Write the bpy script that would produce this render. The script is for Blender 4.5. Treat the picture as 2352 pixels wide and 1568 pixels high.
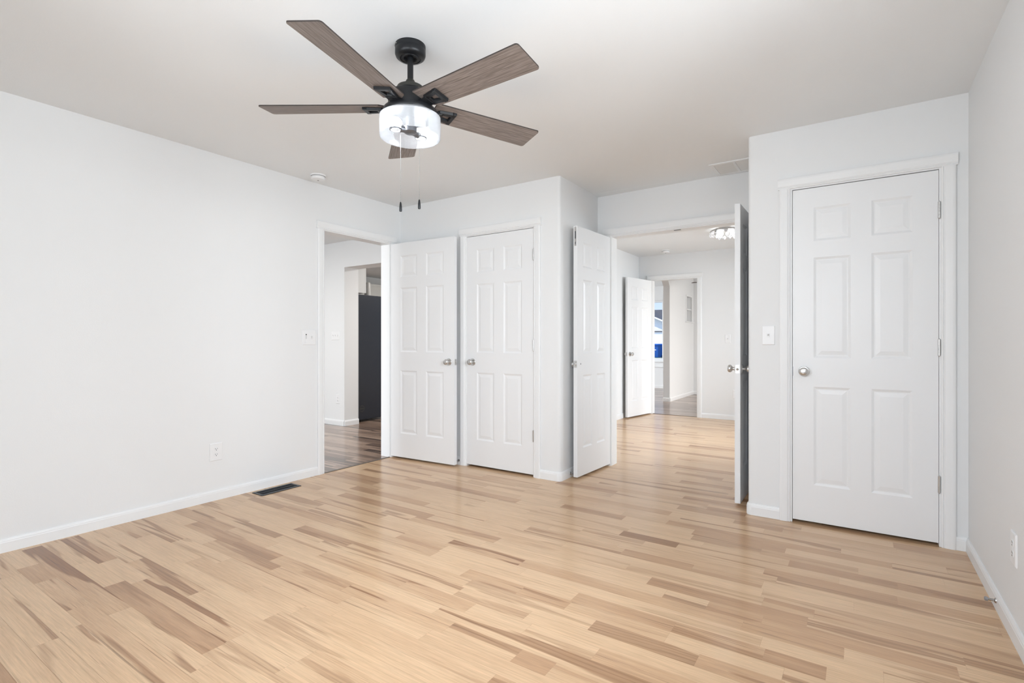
import bpy, bmesh, math, random
from mathutils import Vector, Matrix

# ------------------------------------------------------------------ scene, camera, world, lights
for o in list(bpy.data.objects):
    bpy.data.objects.remove(o)
SC = bpy.context.scene
COL = SC.collection
PI = math.pi
rad = math.radians
H = 2.438                                   # ceiling height

cam = bpy.data.objects.new('camera', bpy.data.cameras.new('camera'))
COL.objects.link(cam)
cam.data.sensor_width = 36.0
cam.data.lens = 36.0 * 1186.0 / 2352.0
cam.data.clip_start = 0.02
cam.data.clip_end = 300
cam.location = (3.759, -3.6304, 1.1158)
cam.rotation_euler = (rad(90), 0, 0.5903)
SC.camera = cam

SC.view_settings.view_transform = 'Standard'
SC.view_settings.look = 'None'
SC.view_settings.use_curve_mapping = False
SC.view_settings.gamma = 1
SC.view_settings.exposure = 0.23

W = bpy.data.worlds.new('sky')
SC.world = W
W.use_nodes = True
wn = W.node_tree
wn.nodes.clear()
w_out = wn.nodes.new('ShaderNodeOutputWorld')
w_bg = wn.nodes.new('ShaderNodeBackground')
w_ramp = wn.nodes.new('ShaderNodeValToRGB')
w_sep = wn.nodes.new('ShaderNodeSeparateXYZ')
w_tc = wn.nodes.new('ShaderNodeTexCoord')
wn.links.new(w_tc.outputs['Generated'], w_sep.inputs[0])
wn.links.new(w_sep.outputs['Z'], w_ramp.inputs[0])
wn.links.new(w_ramp.outputs[0], w_bg.inputs[0])
wn.links.new(w_bg.outputs[0], w_out.inputs[0])
w_ramp.color_ramp.elements[0].position = 0.0
w_ramp.color_ramp.elements[0].color = (0.76, 0.87, 1.0, 1)
w_ramp.color_ramp.elements[1].position = 0.5
w_ramp.color_ramp.elements[1].color = (0.30, 0.50, 0.95, 1)
e = w_ramp.color_ramp.elements.new(0.09)
e.color = (0.52, 0.68, 0.99, 1)
w_bg.inputs[1].default_value = 1.05


def area(name, loc, aim, sx, sy, power, color=(1, 1, 1), spread=130):
    """Rectangular area lamp standing in for window light, also for added ceiling fill. aim: unit vector."""
    l = bpy.data.lights.new(name, 'AREA')
    l.shape = 'RECTANGLE'
    l.size, l.size_y = sx, sy
    l.energy = power
    l.color = color
    l.spread = rad(spread)
    o = bpy.data.objects.new(name, l)
    o.location = loc
    o.rotation_euler = Vector(aim).to_track_quat('-Z', 'Y').to_euler()
    COL.objects.link(o)
    return o


DAY = (0.90, 0.955, 1.0)
DN = -0.62
# window light for the bedroom; the unseen near-wall window is placed for its light
area('near_window_fill', (2.7, -4.22, 1.60), (0.05, 1, -0.30), 2.2, 1.40, 61, DAY, 172)
area('daylight_right_window', (4.54, -2.45, 1.60), (-1, 0, -0.48), 1.80, 1.40, 79, DAY, 160)
# other rooms' unseen windows; the hall and kitchen ones are added for light
area('daylight_second_room_window', (4.60, 2.4, 1.6), (-1, 0, DN), 1.60, 1.35, 85, DAY)
area('hall_window_fill', (-0.95, -4.3, 1.6), (-0.25, 1, -0.3), 1.2, 1.35, 95, DAY, 160)
area('kitchen_window_fill', (-4.95, 6.3, 1.6), (1, 0, DN), 1.9, 1.35, 240, DAY)
area('daylight_far_hall_window', (4.60, 6.0, 1.6), (-1, 0, DN), 1.2, 1.35, 75, (1, .97, .93))

# unseen fill lights added under the hall and kitchen ceilings to brighten those rooms
area('hall_fill_light', (-2.3, -1.3, 2.42), (0, 0, -1), 0.5, 0.5, 34, (1, .985, .96), 180)
area('kitchen_fill_light', (-0.9, 2.3, 2.42), (0, 0, -1), 0.5, 0.5, 46, (1, .985, .96), 180)

# sun over the street; an unseen eave added on the south side keeps it out
sun = bpy.data.objects.new('sun', bpy.data.lights.new('sun', 'SUN'))
sun.data.energy = 4.2
sun.data.color = (1.0, 0.95, 0.87)
sun.data.angle = rad(1.0)
sun.rotation_euler = Vector((0.10, 0.42, -0.90)).to_track_quat('-Z', 'Y').to_euler()
COL.objects.link(sun)

# ------------------------------------------------------------------ materials
MATS = {}


def mat(name, color=(0.8, 0.8, 0.8), rough=0.5, metal=0.0, spec=0.5, emit=None, estr=0.0, bump=0.0, bscale=200.0, coat=0.0):
    m = bpy.data.materials.new(name)
    m.use_nodes = True
    nt = m.node_tree
    b = nt.nodes['Principled BSDF']
    b.inputs['Base Color'].default_value = (*color, 1)
    b.inputs['Roughness'].default_value = rough
    b.inputs['Metallic'].default_value = metal
    b.inputs['Specular IOR Level'].default_value = spec
    b.inputs['Coat Weight'].default_value = coat
    if emit:
        b.inputs['Emission Color'].default_value = (*emit, 1)
        b.inputs['Emission Strength'].default_value = estr
    if bump:
        tc = nt.nodes.new('ShaderNodeTexCoord')
        n = nt.nodes.new('ShaderNodeTexNoise')
        n.inputs['Scale'].default_value = bscale
        n.inputs['Detail'].default_value = 2
        bp = nt.nodes.new('ShaderNodeBump')
        bp.inputs['Strength'].default_value = bump
        bp.inputs['Distance'].default_value = 0.002
        nt.links.new(tc.outputs['Object'], n.inputs['Vector'])
        nt.links.new(n.outputs['Fac'], bp.inputs['Height'])
        nt.links.new(bp.outputs[0], b.inputs['Normal'])
    MATS[name] = m
    return m


M_WALL = mat('wall_paint', (0.815, 0.82, 0.82), 0.7, spec=0.25, bump=0.12, bscale=160)
M_CEIL = mat('ceiling_paint', (0.865, 0.88, 0.885), 0.8, spec=0.2, bump=0.15, bscale=140)
M_TRIM = mat('trim_paint', (0.845, 0.85, 0.85), 0.38, spec=0.4)
M_DOOR = mat('door_paint', (0.835, 0.84, 0.845), 0.36, spec=0.45, bump=0.03, bscale=90)
M_PLASTIC = mat('white_plastic', (0.85, 0.85, 0.85), 0.35)
M_SLOT = mat('dark_slot', (0.03, 0.03, 0.03), 0.6)
M_NICKEL = mat('satin_nickel', (0.62, 0.615, 0.605), 0.28, metal=1.0)
M_BLACK = mat('black_metal', (0.008, 0.0085, 0.010), 0.36, spec=0.35)
M_BRONZE = mat('dark_bronze_metal', (0.028, 0.028, 0.024), 0.42, spec=0.4)
M_REG = mat('black_register_metal', (0.02, 0.026, 0.035), 0.35)
M_FRIDGE = mat('black_appliance', (0.012, 0.015, 0.024), 0.30, spec=0.4, bump=0.05, bscale=300)
M_CAB = mat('cabinet_grey', (0.55, 0.55, 0.54), 0.45)
M_CABW = mat('cabinet_white', (0.82, 0.83, 0.80), 0.45)
M_VASE = mat('grey_ceramic', (0.42, 0.41, 0.39), 0.4)
M_CORK = mat('reddish_base', (0.20, 0.10, 0.08), 0.5)
M_RUBBER = mat('grey_rubber', (0.25, 0.25, 0.26), 0.6)
M_CHROME = mat('chain_metal', (0.42, 0.41, 0.40), 0.25, metal=1.0)
M_SOCKET = mat('socket_metal', (0.16, 0.165, 0.18), 0.35, metal=0.6)
M_BULB = mat('lit_bulb', (1, 1, 1), 0.4, emit=(0.93, 0.96, 1.0), estr=30)
M_BULB2 = mat('lit_lamp', (1, 1, 1), 0.4, emit=(1.0, 0.98, 0.95), estr=16)
M_VINYL = mat('window_vinyl', (0.82, 0.83, 0.84), 0.4)
M_DARKWOOD = mat('red_brown_wood', (0.10, 0.035, 0.02), 0.4)
M_BIN = mat('blue_bin_plastic', (0.006, 0.085, 0.36), 0.45)
M_BINMARK = mat('bin_mark', (0.75, 0.8, 0.85), 0.5)
M_SIDING = mat('white_siding', (0.84, 0.86, 0.88), 0.6)
M_GARAGE = mat('white_garage_panel', (0.88, 0.9, 0.92), 0.55)
M_FASCIA = mat('fascia_white', (0.88, 0.9, 0.92), 0.5)
M_SHINGLE = mat('grey_shingles', (0.075, 0.078, 0.088), 0.9, bump=0.5, bscale=30)
M_CONC = mat('pale_concrete', (0.62, 0.62, 0.60), 0.85, bump=0.2, bscale=20)
M_LAWN = mat('dry_lawn', (0.20, 0.26, 0.15), 0.95, bump=0.6, bscale=30)
M_STREET = mat('asphalt', (0.25, 0.25, 0.25), 0.9)
M_TRANS = mat('threshold_strip', (0.14, 0.115, 0.095), 0.45)


def node(nt, t, **kw):
    n = nt.nodes.new(t)
    for k, v in kw.items():
        setattr(n, k, v)
    return n


def plank_material(name, light, mid, dark, streakcol, rough, coat, grain, lines):
    """Wooden boards. Reads the 'plank' attribute (tone, seed, streak) that each board of the mesh carries."""
    m = bpy.data.materials.new(name)
    m.use_nodes = True
    nt = m.node_tree
    L = nt.links.new
    b = nt.nodes['Principled BSDF']
    at = node(nt, 'ShaderNodeAttribute', attribute_name='plank')
    sep = node(nt, 'ShaderNodeSeparateColor')
    L(at.outputs['Color'], sep.inputs[0])
    tc = node(nt, 'ShaderNodeTexCoord')
    seedv = node(nt, 'ShaderNodeCombineXYZ')
    mul = node(nt, 'ShaderNodeMath', operation='MULTIPLY')
    mul.inputs[1].default_value = 53.0
    L(sep.outputs[1], mul.inputs[0])
    L(mul.outputs[0], seedv.inputs[0]); L(mul.outputs[0], seedv.inputs[1]); L(mul.outputs[0], seedv.inputs[2])
    add = node(nt, 'ShaderNodeVectorMath', operation='ADD')
    L(tc.outputs['Object'], add.inputs[0]); L(seedv.outputs[0], add.inputs[1])

    def noise(sx, sy, detail, dist=0.0, rough_=0.5):
        mp = node(nt, 'ShaderNodeMapping')
        mp.inputs['Scale'].default_value = (sx, sy, 1)
        n = node(nt, 'ShaderNodeTexNoise')
        n.inputs['Scale'].default_value = 1
        n.inputs['Detail'].default_value = detail
        n.inputs['Distortion'].default_value = dist
        n.inputs['Roughness'].default_value = rough_
        L(add.outputs[0], mp.inputs[0]); L(mp.outputs[0], n.inputs['Vector'])
        return n

    def rng(src, a, bb, c=0.0, d=1.0):
        r = node(nt, 'ShaderNodeMapRange')
        r.inputs[1].default_value, r.inputs[2].default_value = a, bb
        r.inputs[3].default_value, r.inputs[4].default_value = c, d
        L(src, r.inputs[0])
        return r.outputs[0]

    def mix(fac, a, bb, blend='MIX'):
        x = node(nt, 'ShaderNodeMix', data_type='RGBA', blend_type=blend)
        for i, v in ((0, fac), (6, a), (7, bb)):
            if isinstance(v, (int, float)):
                x.inputs[i].default_value = v
            elif isinstance(v, tuple):
                x.inputs[i].default_value = (*v, 1)
            else:
                L(v, x.inputs[i])
        return x.outputs[2]
    tone = node(nt, 'ShaderNodeValToRGB')
    cr = tone.color_ramp
    cr.elements[0].position, cr.elements[0].color = 0.0, (*light, 1)
    cr.elements[1].position, cr.elements[1].color = 1.0, (*dark, 1)
    em = cr.elements.new(0.5)
    em.color = (*mid, 1)
    # slow drift of tone inside a board
    n0 = noise(1.6, 9, 2, 0.4)
    dr = rng(n0.outputs['Fac'], 0.3, 0.7, -0.14, 0.14)
    tsum = node(nt, 'ShaderNodeMath', operation='ADD', use_clamp=True)
    L(sep.outputs[0], tsum.inputs[0]); L(dr, tsum.inputs[1])
    L(tsum.outputs[0], tone.inputs[0])
    # heartwood: long tongues of darker wood with a fairly crisp edge, running with the board
    n1 = noise(0.85, 13, 2, 0.5)
    s1 = rng(n1.outputs['Fac'], 0.54, 0.575)
    sm = node(nt, 'ShaderNodeMath', operation='MULTIPLY', use_clamp=True)
    L(s1, sm.inputs[0]); L(sep.outputs[2], sm.inputs[1])
    # grain lines that bend around as in flat-sawn boards
    mpw = node(nt, 'ShaderNodeMapping')
    mpw.inputs['Scale'].default_value = (0.10, 1, 1)
    wv = node(nt, 'ShaderNodeTexWave', wave_type='BANDS', bands_direction='Y', wave_profile='SIN')
    wv.inputs['Scale'].default_value = 17
    wv.inputs['Distortion'].default_value = 16
    wv.inputs['Detail'].default_value = 2
    wv.inputs['Detail Scale'].default_value = 0.5
    L(add.outputs[0], mpw.inputs[0]); L(mpw.outputs[0], wv.inputs['Vector'])
    wl = rng(wv.outputs['Fac'], 0.55, 1.0, 0.0, 1.0)
    c0 = mix(sm.outputs[0], tone.outputs[0], streakcol)
    wa = node(nt, 'ShaderNodeMath', operation='MULTIPLY_ADD', use_clamp=True)
    L(sm.outputs[0], wa.inputs[0]); wa.inputs[1].default_value = 0.5; wa.inputs[2].default_value = lines
    wm = node(nt, 'ShaderNodeMath', operation='MULTIPLY', use_clamp=True)
    L(wl, wm.inputs[0]); L(wa.outputs[0], wm.inputs[1])
    c1 = mix(wm.outputs[0], c0, tuple(0.75 * v for v in streakcol))
    # thin dark lines here and there
    n3 = noise(1.1, 75, 3, 0.9, 0.55)
    s3 = rng(n3.outputs['Fac'], 0.61, 0.69, 0, 0.85)
    sm3 = node(nt, 'ShaderNodeMath', operation='MULTIPLY', use_clamp=True)
    L(s3, sm3.inputs[0]); L(sep.outputs[2], sm3.inputs[1])
    c2 = mix(sm3.outputs[0], c1, tuple(0.5 * v for v in streakcol))
    # fine grain
    n2 = noise(7, 190, 4, 0.6, 0.65)
    g = rng(n2.outputs['Fac'], 0.3, 0.7, 1 - grain, 1 + grain)
    gc = node(nt, 'ShaderNodeCombineColor')
    L(g, gc.inputs[0]); L(g, gc.inputs[1]); L(g, gc.inputs[2])
    c3 = mix(1.0, c2, gc.outputs[0], 'MULTIPLY')
    # small knots
    mpk = node(nt, 'ShaderNodeMapping')
    mpk.inputs['Scale'].default_value = (2.6, 7.5, 1)
    vo = node(nt, 'ShaderNodeTexVoronoi')
    vo.inputs['Scale'].default_value = 1.0
    L(add.outputs[0], mpk.inputs[0]); L(mpk.outputs[0], vo.inputs['Vector'])
    k = rng(vo.outputs['Distance'], 0.02, 0.06, 0.55, 0.0)
    vs = node(nt, 'ShaderNodeSeparateColor')
    L(vo.outputs['Color'], vs.inputs[0])
    gate = node(nt, 'ShaderNodeMath', operation='GREATER_THAN')
    gate.inputs[1].default_value = 0.86
    L(vs.outputs[0], gate.inputs[0])
    km = node(nt, 'ShaderNodeMath', operation='MULTIPLY')
    L(k, km.inputs[0]); L(gate.outputs[0], km.inputs[1])
    c4 = mix(km.outputs[0], c3, tuple(0.35 * v for v in streakcol))
    L(c4, b.inputs['Base Color'])
    b.inputs['Roughness'].default_value = rough
    b.inputs['Coat Weight'].default_value = coat
    b.inputs['Coat Roughness'].default_value = 0.17
    b.inputs['Specular IOR Level'].default_value = 0.2
    bp = node(nt, 'ShaderNodeBump')
    bp.inputs['Strength'].default_value = 0.06
    bp.inputs['Distance'].default_value = 0.001
    L(n2.outputs['Fac'], bp.inputs['Height'])
    L(bp.outputs[0], b.inputs['Normal'])
    return m


M_OAK = plank_material('hickory_boards', (0.685, 0.468, 0.285), (0.545, 0.338, 0.192), (0.34, 0.18, 0.09), (0.29, 0.14, 0.062), 0.42, 0.55, 0.13, 0.05)
M_OAKGAP = mat('board_joint', (0.42, 0.26, 0.15), 0.7)
M_LAM = plank_material('dark_laminate_boards', (0.42, 0.30, 0.225), (0.25, 0.165, 0.118), (0.10, 0.062, 0.044), (0.045, 0.027, 0.02), 0.30, 0.6, 0.2, 0.2)
M_LAMGAP = mat('laminate_joint', (0.04, 0.03, 0.025), 0.7)


def blade_material():
    m = bpy.data.materials.new('weathered_blade_wood')
    m.use_nodes = True
    nt = m.node_tree
    L = nt.links.new
    b = nt.nodes['Principled BSDF']
    tc = node(nt, 'ShaderNodeTexCoord')
    mp = node(nt, 'ShaderNodeMapping')
    mp.inputs['Scale'].default_value = (9, 230, 60)
    n = node(nt, 'ShaderNodeTexNoise')
    n.inputs['Scale'].default_value = 1
    n.inputs['Detail'].default_value = 4
    n.inputs['Distortion'].default_value = 0.8
    L(tc.outputs['Object'], mp.inputs[0]); L(mp.outputs[0], n.inputs['Vector'])
    r = node(nt, 'ShaderNodeValToRGB')
    r.color_ramp.elements[0].position, r.color_ramp.elements[0].color = 0.28, (0.105, 0.078, 0.064, 1)
    r.color_ramp.elements[1].position, r.color_ramp.elements[1].color = 0.72, (0.30, 0.25, 0.222, 1)
    L(n.outputs['Fac'], r.inputs[0]); L(r.outputs[0], b.inputs['Base Color'])
    b.inputs['Roughness'].default_value = 0.45
    return m


M_BLADE = blade_material()
M_BLADE_EDGE = mat('blade_edge', (0.03, 0.022, 0.018), 0.5)


def glass_material(name, trans, tint=(1, 1, 1), diffuse=0.0, rough=0.02):
    """Thin glass: mostly see-through with a reflection, plus a milky share for frosted/seeded glass."""
    m = bpy.data.materials.new(name)
    m.use_nodes = True
    nt = m.node_tree
    nt.nodes.clear()
    L = nt.links.new
    out = node(nt, 'ShaderNodeOutputMaterial')
    t = node(nt, 'ShaderNodeBsdfTransparent')
    t.inputs[0].default_value = (*tint, 1)
    gl = node(nt, 'ShaderNodeBsdfGlossy')
    gl.inputs['Roughness'].default_value = rough
    fr = node(nt, 'ShaderNodeFresnel')
    fr.inputs[0].default_value = 1.45
    mx = node(nt, 'ShaderNodeMixShader')
    L(fr.outputs[0], mx.inputs[0]); L(t.outputs[0], mx.inputs[1]); L(gl.outputs[0], mx.inputs[2])
    last = mx.outputs[0]
    if diffuse:
        d = node(nt, 'ShaderNodeBsdfTranslucent')
        d.inputs[0].default_value = (0.95, 0.97, 1, 1)
        d2 = node(nt, 'ShaderNodeBsdfDiffuse')
        d2.inputs[0].default_value = (0.9, 0.92, 0.95, 1)
        md = node(nt, 'ShaderNodeMixShader')
        md.inputs[0].default_value = 0.4
        L(d.outputs[0], md.inputs[1]); L(d2.outputs[0], md.inputs[2])
        m2 = node(nt, 'ShaderNodeMixShader')
        m2.inputs[0].default_value = diffuse
        L(last, m2.inputs[1]); L(md.outputs[0], m2.inputs[2])
        last = m2.outputs[0]
    L(last, out.inputs[0])
    return m


M_GLASS = glass_material('window_glass', 1.0)
M_SHADE = glass_material('seeded_glass', 0.8, diffuse=0.19, rough=0.12)
M_CRYSTAL = glass_material('crystal', 0.8, diffuse=0.35, rough=0.05)


# ------------------------------------------------------------------ mesh helpers
class MB:
    """Collects shapes and links them as ONE mesh object."""

    def __init__(self):
        self.bm = bmesh.new()
        self.cur = 0

    def mi(self, i):
        self.cur = i
        return self

    def face(self, vs):
        try:
            f = self.bm.faces.new(vs)
            f.material_index = self.cur
            return f
        except ValueError:
            return None

    def box(self, x0, x1, y0, y1, z0, z1):
        v = [self.bm.verts.new((x, y, z)) for x in (x0, x1) for y in (y0, y1) for z in (z0, z1)]
        for q in ((0, 1, 3, 2), (4, 6, 7, 5), (0, 4, 5, 1), (2, 3, 7, 6), (0, 2, 6, 4), (1, 5, 7, 3)):
            self.face([v[i] for i in q])
        return self

    def loft(self, rings, close=True, caps=True):
        rs = [[self.bm.verts.new(p) for p in r] for r in rings]
        n = len(rs[0])
        for a, b in zip(rs, rs[1:]):
            for i in range(n if close else n - 1):
                j = (i + 1) % n
                self.face([a[i], a[j], b[j], b[i]])
        if caps:
            self.face(list(reversed(rs[0])))
            self.face(rs[-1])
        return self

    def prism(self, poly, z0, z1):
        return self.loft([[(x, y, z0) for x, y in poly], [(x, y, z1) for x, y in poly]])

    def lathe(self, prof, n=32, at=(0, 0, 0), axis='Z', caps=True):
        rings = []
        for r, h in prof:
            ring = []
            for i in range(n):
                a = 2 * PI * i / n
                c, s = r * math.cos(a), r * math.sin(a)
                p = {'Z': (c, s, h), 'X': (h, c, s), 'Y': (s, h, c)}[axis]
                ring.append((at[0] + p[0], at[1] + p[1], at[2] + p[2]))
            rings.append(ring)
        return self.loft(rings, caps=caps)

    def tube(self, pts, r, n=10):
        rings = []
        for i, p in enumerate(pts):
            p = Vector(p)
            d = (Vector(pts[min(i + 1, len(pts) - 1)]) - Vector(pts[max(i - 1, 0)])).normalized()
            u = d.cross(Vector((0, 0, 1)))
            if u.length < 1e-4:
                u = d.cross(Vector((1, 0, 0)))
            u.normalize()
            w = d.cross(u)
            rr = r[i] if isinstance(r, (list, tuple)) else r
            rings.append([p + u * (rr * math.cos(2 * PI * k / n)) + w * (rr * math.sin(2 * PI * k / n)) for k in range(n)])
        return self.loft(rings)

    def sphere(self, c, r, u=12, v=8, sc=(1, 1, 1)):
        M = Matrix.Translation(c) @ Matrix.Diagonal((*[r * s for s in sc], 1))
        before = set(self.bm.faces)
        bmesh.ops.create_uvsphere(self.bm, u_segments=u, v_segments=v, radius=1, matrix=M)
        for f in self.bm.faces:
            if f not in before:
                f.material_index = self.cur
        return self

    def build(self, name, mats, parent=None, bevel=0.0, smooth=False, seg=2, angle=40):
        bm = self.bm
        bmesh.ops.recalc_face_normals(bm, faces=bm.faces)
        me = bpy.data.meshes.new(name)
        bm.to_mesh(me)
        bm.free()
        for m in (mats if isinstance(mats, (list, tuple)) else [mats]):
            me.materials.append(m)
        o = bpy.data.objects.new(name, me)
        COL.objects.link(o)
        if smooth:
            for p in me.polygons:
                p.use_smooth = True
            me.set_sharp_from_angle(angle=rad(angle))
        if bevel:
            bv = o.modifiers.new('bevel', 'BEVEL')
            bv.width = bevel
            bv.segments = seg
            bv.limit_method = 'ANGLE'
            bv.angle_limit = rad(50)
        if parent:
            o.parent = parent
        return o


def tag(o, label=None, cat=None, group=None, kind=None):
    if label: o['label'] = label
    if cat: o['category'] = cat
    if group: o['group'] = group
    if kind: o['kind'] = kind
    return o


def thing(name, label, cat, loc=(0, 0, 0), rotz=0.0, group=None):
    o = bpy.data.objects.new(name, None)
    COL.objects.link(o)
    o.location = loc
    o.rotation_euler = (0, 0, rotz)
    return tag(o, label, cat, group)


def struct(o, label=None, cat=None):
    return tag(o, label, cat, kind='structure')


def copy_tree(o, parent=None):
    c = o.copy()
    COL.objects.link(c)
    c.parent = parent
    for ch in list(o.children):
        copy_tree(ch, c)
    return c


def round_corner(cx, cy, r, a0, a1, n=6):
    return [(cx + r * math.cos(rad(a0 + (a1 - a0) * i / n)), cy + r * math.sin(rad(a0 + (a1 - a0) * i / n))) for i in range(n + 1)]


# ------------------------------------------------------------------ setting: floors and ceiling
rnd = random.Random(11)
PITCH, PHASE = 0.0826, 0.010
# boards that stand out in the photograph: (row, x start, x end, tone 0 light .. 1 dark, heartwood streak)
BOARDS = [(-35, 0.34, 0.61, 0.6, 0.3), (-35, 1.04, 1.95, 0.3, 0.6), (-34, 0.05, 1.22, 0.45, 1.0), (-32, 0.03, 0.59, 0.6, 0.9), (-32, 0.98, 1.81, 0.3, 0.9), (-31, 0.7, 1.32, 0.35, 0.7), (-29, 0.94, 1.5, 0.3, 0.6), (-27, 0.76, 1.38, 0.45, 0.5), (-26, 0.89, 1.27, 0.75, 0.4), (-26, 1.83, 2.43, 0.35, 0.9), (-26, 2.75, 2.89, 0.6, 0.4), (-25, 0.0, 0.66, 0.55, 0.9), (-24, 1.42, 2.02, 0.3, 0.5), (-24, 2.02, 2.41, 0.4, 0.7), (-24, 2.41, 2.69, 0.0, 0.1), (-24, 2.69, 2.98, 0.0, 0.3), (-24, 2.98, 3.32, 0.45, 0.6), (-22, 0.97, 1.44, 0.75, 0.5), (-22, 3.29, 3.56, 0.5, 0.5), (-21, 2.18, 2.5, 0.5, 0.6), (-21, 2.5, 2.74, 0.5, 0.6), (-21, 3.16, 3.55, 0.0, 0.1), (-20, 1.1, 1.91, 0.4, 0.5), (-20, 2.73, 3.16, 0.6, 0.6), (-20, 3.16, 3.48, 0.55, 0.5), (-20, 3.48, 3.67, 0.7, 0.3), (-19, 1.57, 1.9, 0.35, 0.2), (-19, 2.41, 3.46, 0.0, 0.2), (-19, 3.46, 3.83, 0.0, 0.1), (-18, 1.87, 2.35, 0.45, 0.9), (-18, 2.35, 3.38, 0.5, 0.7), (-17, 0.58, 1.25, 0.45, 0.6), (-17, 3.23, 3.44, 0.55, 0.4), (-17, 3.44, 4.04, 0.65, 0.2), (-16, 1.42, 2.08, 0.5, 0.4), (-15, 0.62, 1.5, 0.8, 0.3), (-15, 3.42, 3.61, 0.45, 0.3), (-15, 3.62, 4.24, 0.4, 0.6), (-13, 0.82, 1.31, 0.65, 0.2), (-13, 2.12, 2.72, 0.35, 0.6), (-13, 2.78, 3.08, 0.6, 0.3), (-11, 0.03, 0.62, 0.65, 0.3), (-11, 3.38, 3.9, 0.65, 0.5), (-11, 3.9, 4.23, 0.5, 0.5), (-10, 0.09, 0.99, 0.65, 0.3), (-9, 3.47, 3.91, 0.8, 0.2), (-9, 3.91, 4.24, 0.75, 0.5), (-8, 0.7, 1.79, 0.55, 0.4), (-8, 3.33, 3.76, 0.35, 0.2), (-7, 2.09, 2.53, 0.75, 0.2), (-6, 2.78, 3.32, 0.65, 0.2), (-6, 3.32, 3.9, 0.6, 0.2), (-4, 2.02, 2.75, 0.5, 0.4), (-3, 3.12, 3.39, 0.6, 0.3), (-3, 3.5, 3.93, 0.4, 0.3), (-2, 3.92, 4.24, 0.7, 0.4), (-1, 2.92, 3.16, 0.85, 0.3), (0, 1.94, 2.91, 0.45, 0.3), (3, 2.65, 3.02, 0.5, 0.5), (6, 2.58, 2.97, 0.75, 0.3), (9, 2.47, 2.85, 0.6, 0.3)]


def plank_floor(name, regions, pitch, phase, fixed, lmin, lmax, mats, tones, gap, seed):
    """regions: rectangles x0,x1,y0,y1. Every board is its own quad with a 'plank' attribute (tone, seed, streak)."""
    r = random.Random(seed)
    bm = bmesh.new()
    lay = bm.loops.layers.float_color.new('plank')
    for (x0, x1, y0, y1) in regions:
        for row in range(math.floor((y0 - phase) / pitch), math.ceil((y1 - phase) / pitch)):
            ya, yb = max(y0, row * pitch + phase), min(y1, (row + 1) * pitch + phase)
            if yb - ya < 0.002:
                continue
            segs = sorted((a, b, 0.88 * t, s) for (rw, a, b, t, s) in fixed if rw == row)
            spans = []
            x = x0 - r.uniform(0.0, lmax)
            i = 0
            while x < x1:
                if i < len(segs):
                    a, b, t, s = segs[i]
                    if x >= a - 0.14:
                        spans.append((x, b, t, s)); x = b; i += 1
                        continue
                ln = r.uniform(lmin, lmax)
                nx = x + ln
                if i < len(segs) and nx > segs[i][0] - 0.14:
                    nx = segs[i][0]
                t, s = tones(r)
                spans.append((x, nx, t, s)); x = nx
            for (a, b, t, s) in spans:
                a, b = max(a, x0), min(b, x1)
                if b - a < 0.003:
                    continue
                g = gap / 2
                vs = [bm.verts.new(p) for p in ((a + g, ya + g, 0), (b - g, ya + g, 0), (b - g, yb - g, 0), (a + g, yb - g, 0))]
                f = bm.faces.new(vs)
                sd = r.random()
                for l in f.loops:
                    l[lay] = (t, sd, s, 1)
        vs = [bm.verts.new(p) for p in ((x0, y0, -0.0012), (x1, y0, -0.0012), (x1, y1, -0.0012), (x0, y1, -0.0012))]
        f = bm.faces.new(vs)
        f.material_index = 1
        lo = [bm.verts.new(p) for p in ((x0, y0, -0.05), (x1, y0, -0.05), (x1, y1, -0.05), (x0, y1, -0.05))]
        f = bm.faces.new(list(reversed(lo)))
        f.material_index = 1
        for i in range(4):
            j = (i + 1) % 4
            f = bm.faces.new((vs[j], vs[i], lo[i], lo[j]))
            f.material_index = 1
    me = bpy.data.meshes.new(name)
    bm.to_mesh(me)
    bm.free()
    for m in mats:
        me.materials.append(m)
    o = bpy.data.objects.new(name, me)
    COL.objects.link(o)
    return struct(o)


def oak_tone(r):
    u = r.random()
    if u < 0.70: return r.uniform(0.0, 0.16), r.choice((0.0, 0.1, 0.3, 0.6))
    if u < 0.92: return r.uniform(0.10, 0.30), r.uniform(0.2, 0.7)
    return r.uniform(0.4, 0.75), r.uniform(0.3, 0.7)


def lam_tone(r):
    return r.uniform(0.05, 0.75), r.uniform(0.3, 0.9)


plank_floor('floor', [(0.0, 4.247, -3.95, 4.235)], PITCH, PHASE, BOARDS, 0.30, 1.05, [M_OAK, M_OAKGAP], oak_tone, 0.0006, 5)
plank_floor('floor_dark', [(-4.6, 0.0, -4.0, 4.235), (-4.6, 4.247, 4.235, 8.6)], 0.118, 0.0, [], 0.7, 1.25, [M_LAM, M_LAMGAP], lam_tone, 0.0012, 9)
struct(MB().box(-4.72, 4.39, -4.09, 8.74, H, H + 0.1).build('ceiling', M_CEIL))
struct(MB().box(-5.6, 5.3, -5.35, 9.2, H + 0.1, H + 0.22).build('roof_sun_block', M_CEIL))  # unseen slab, its overhang added to block the sun from the windows

# ------------------------------------------------------------------ setting: walls
T = 0.115
XR = 4.247
XA, XB, YA = 1.785, 3.1675, 0.7225          # alcove left side, alcove right side, alcove depth
ZD = 2.058                                   # head of the door openings


def wall_y(name, x0, x1, y0, y1, openings=(), z1=H, extra=None):
    """Wall running along x. openings: (xa, xb, za, zb)."""
    m = MB()
    x = x0
    for (a, b, za, zb) in sorted(openings):
        m.box(x, a, y0, y1, 0, z1)
        if za > 0: m.box(a, b, y0, y1, 0, za)
        if zb < z1: m.box(a, b, y0, y1, zb, z1)
        x = b
    if x < x1: m.box(x, x1, y0, y1, 0, z1)
    if extra: extra(m)
    return struct(m.build(name, M_WALL, smooth=True))


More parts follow.
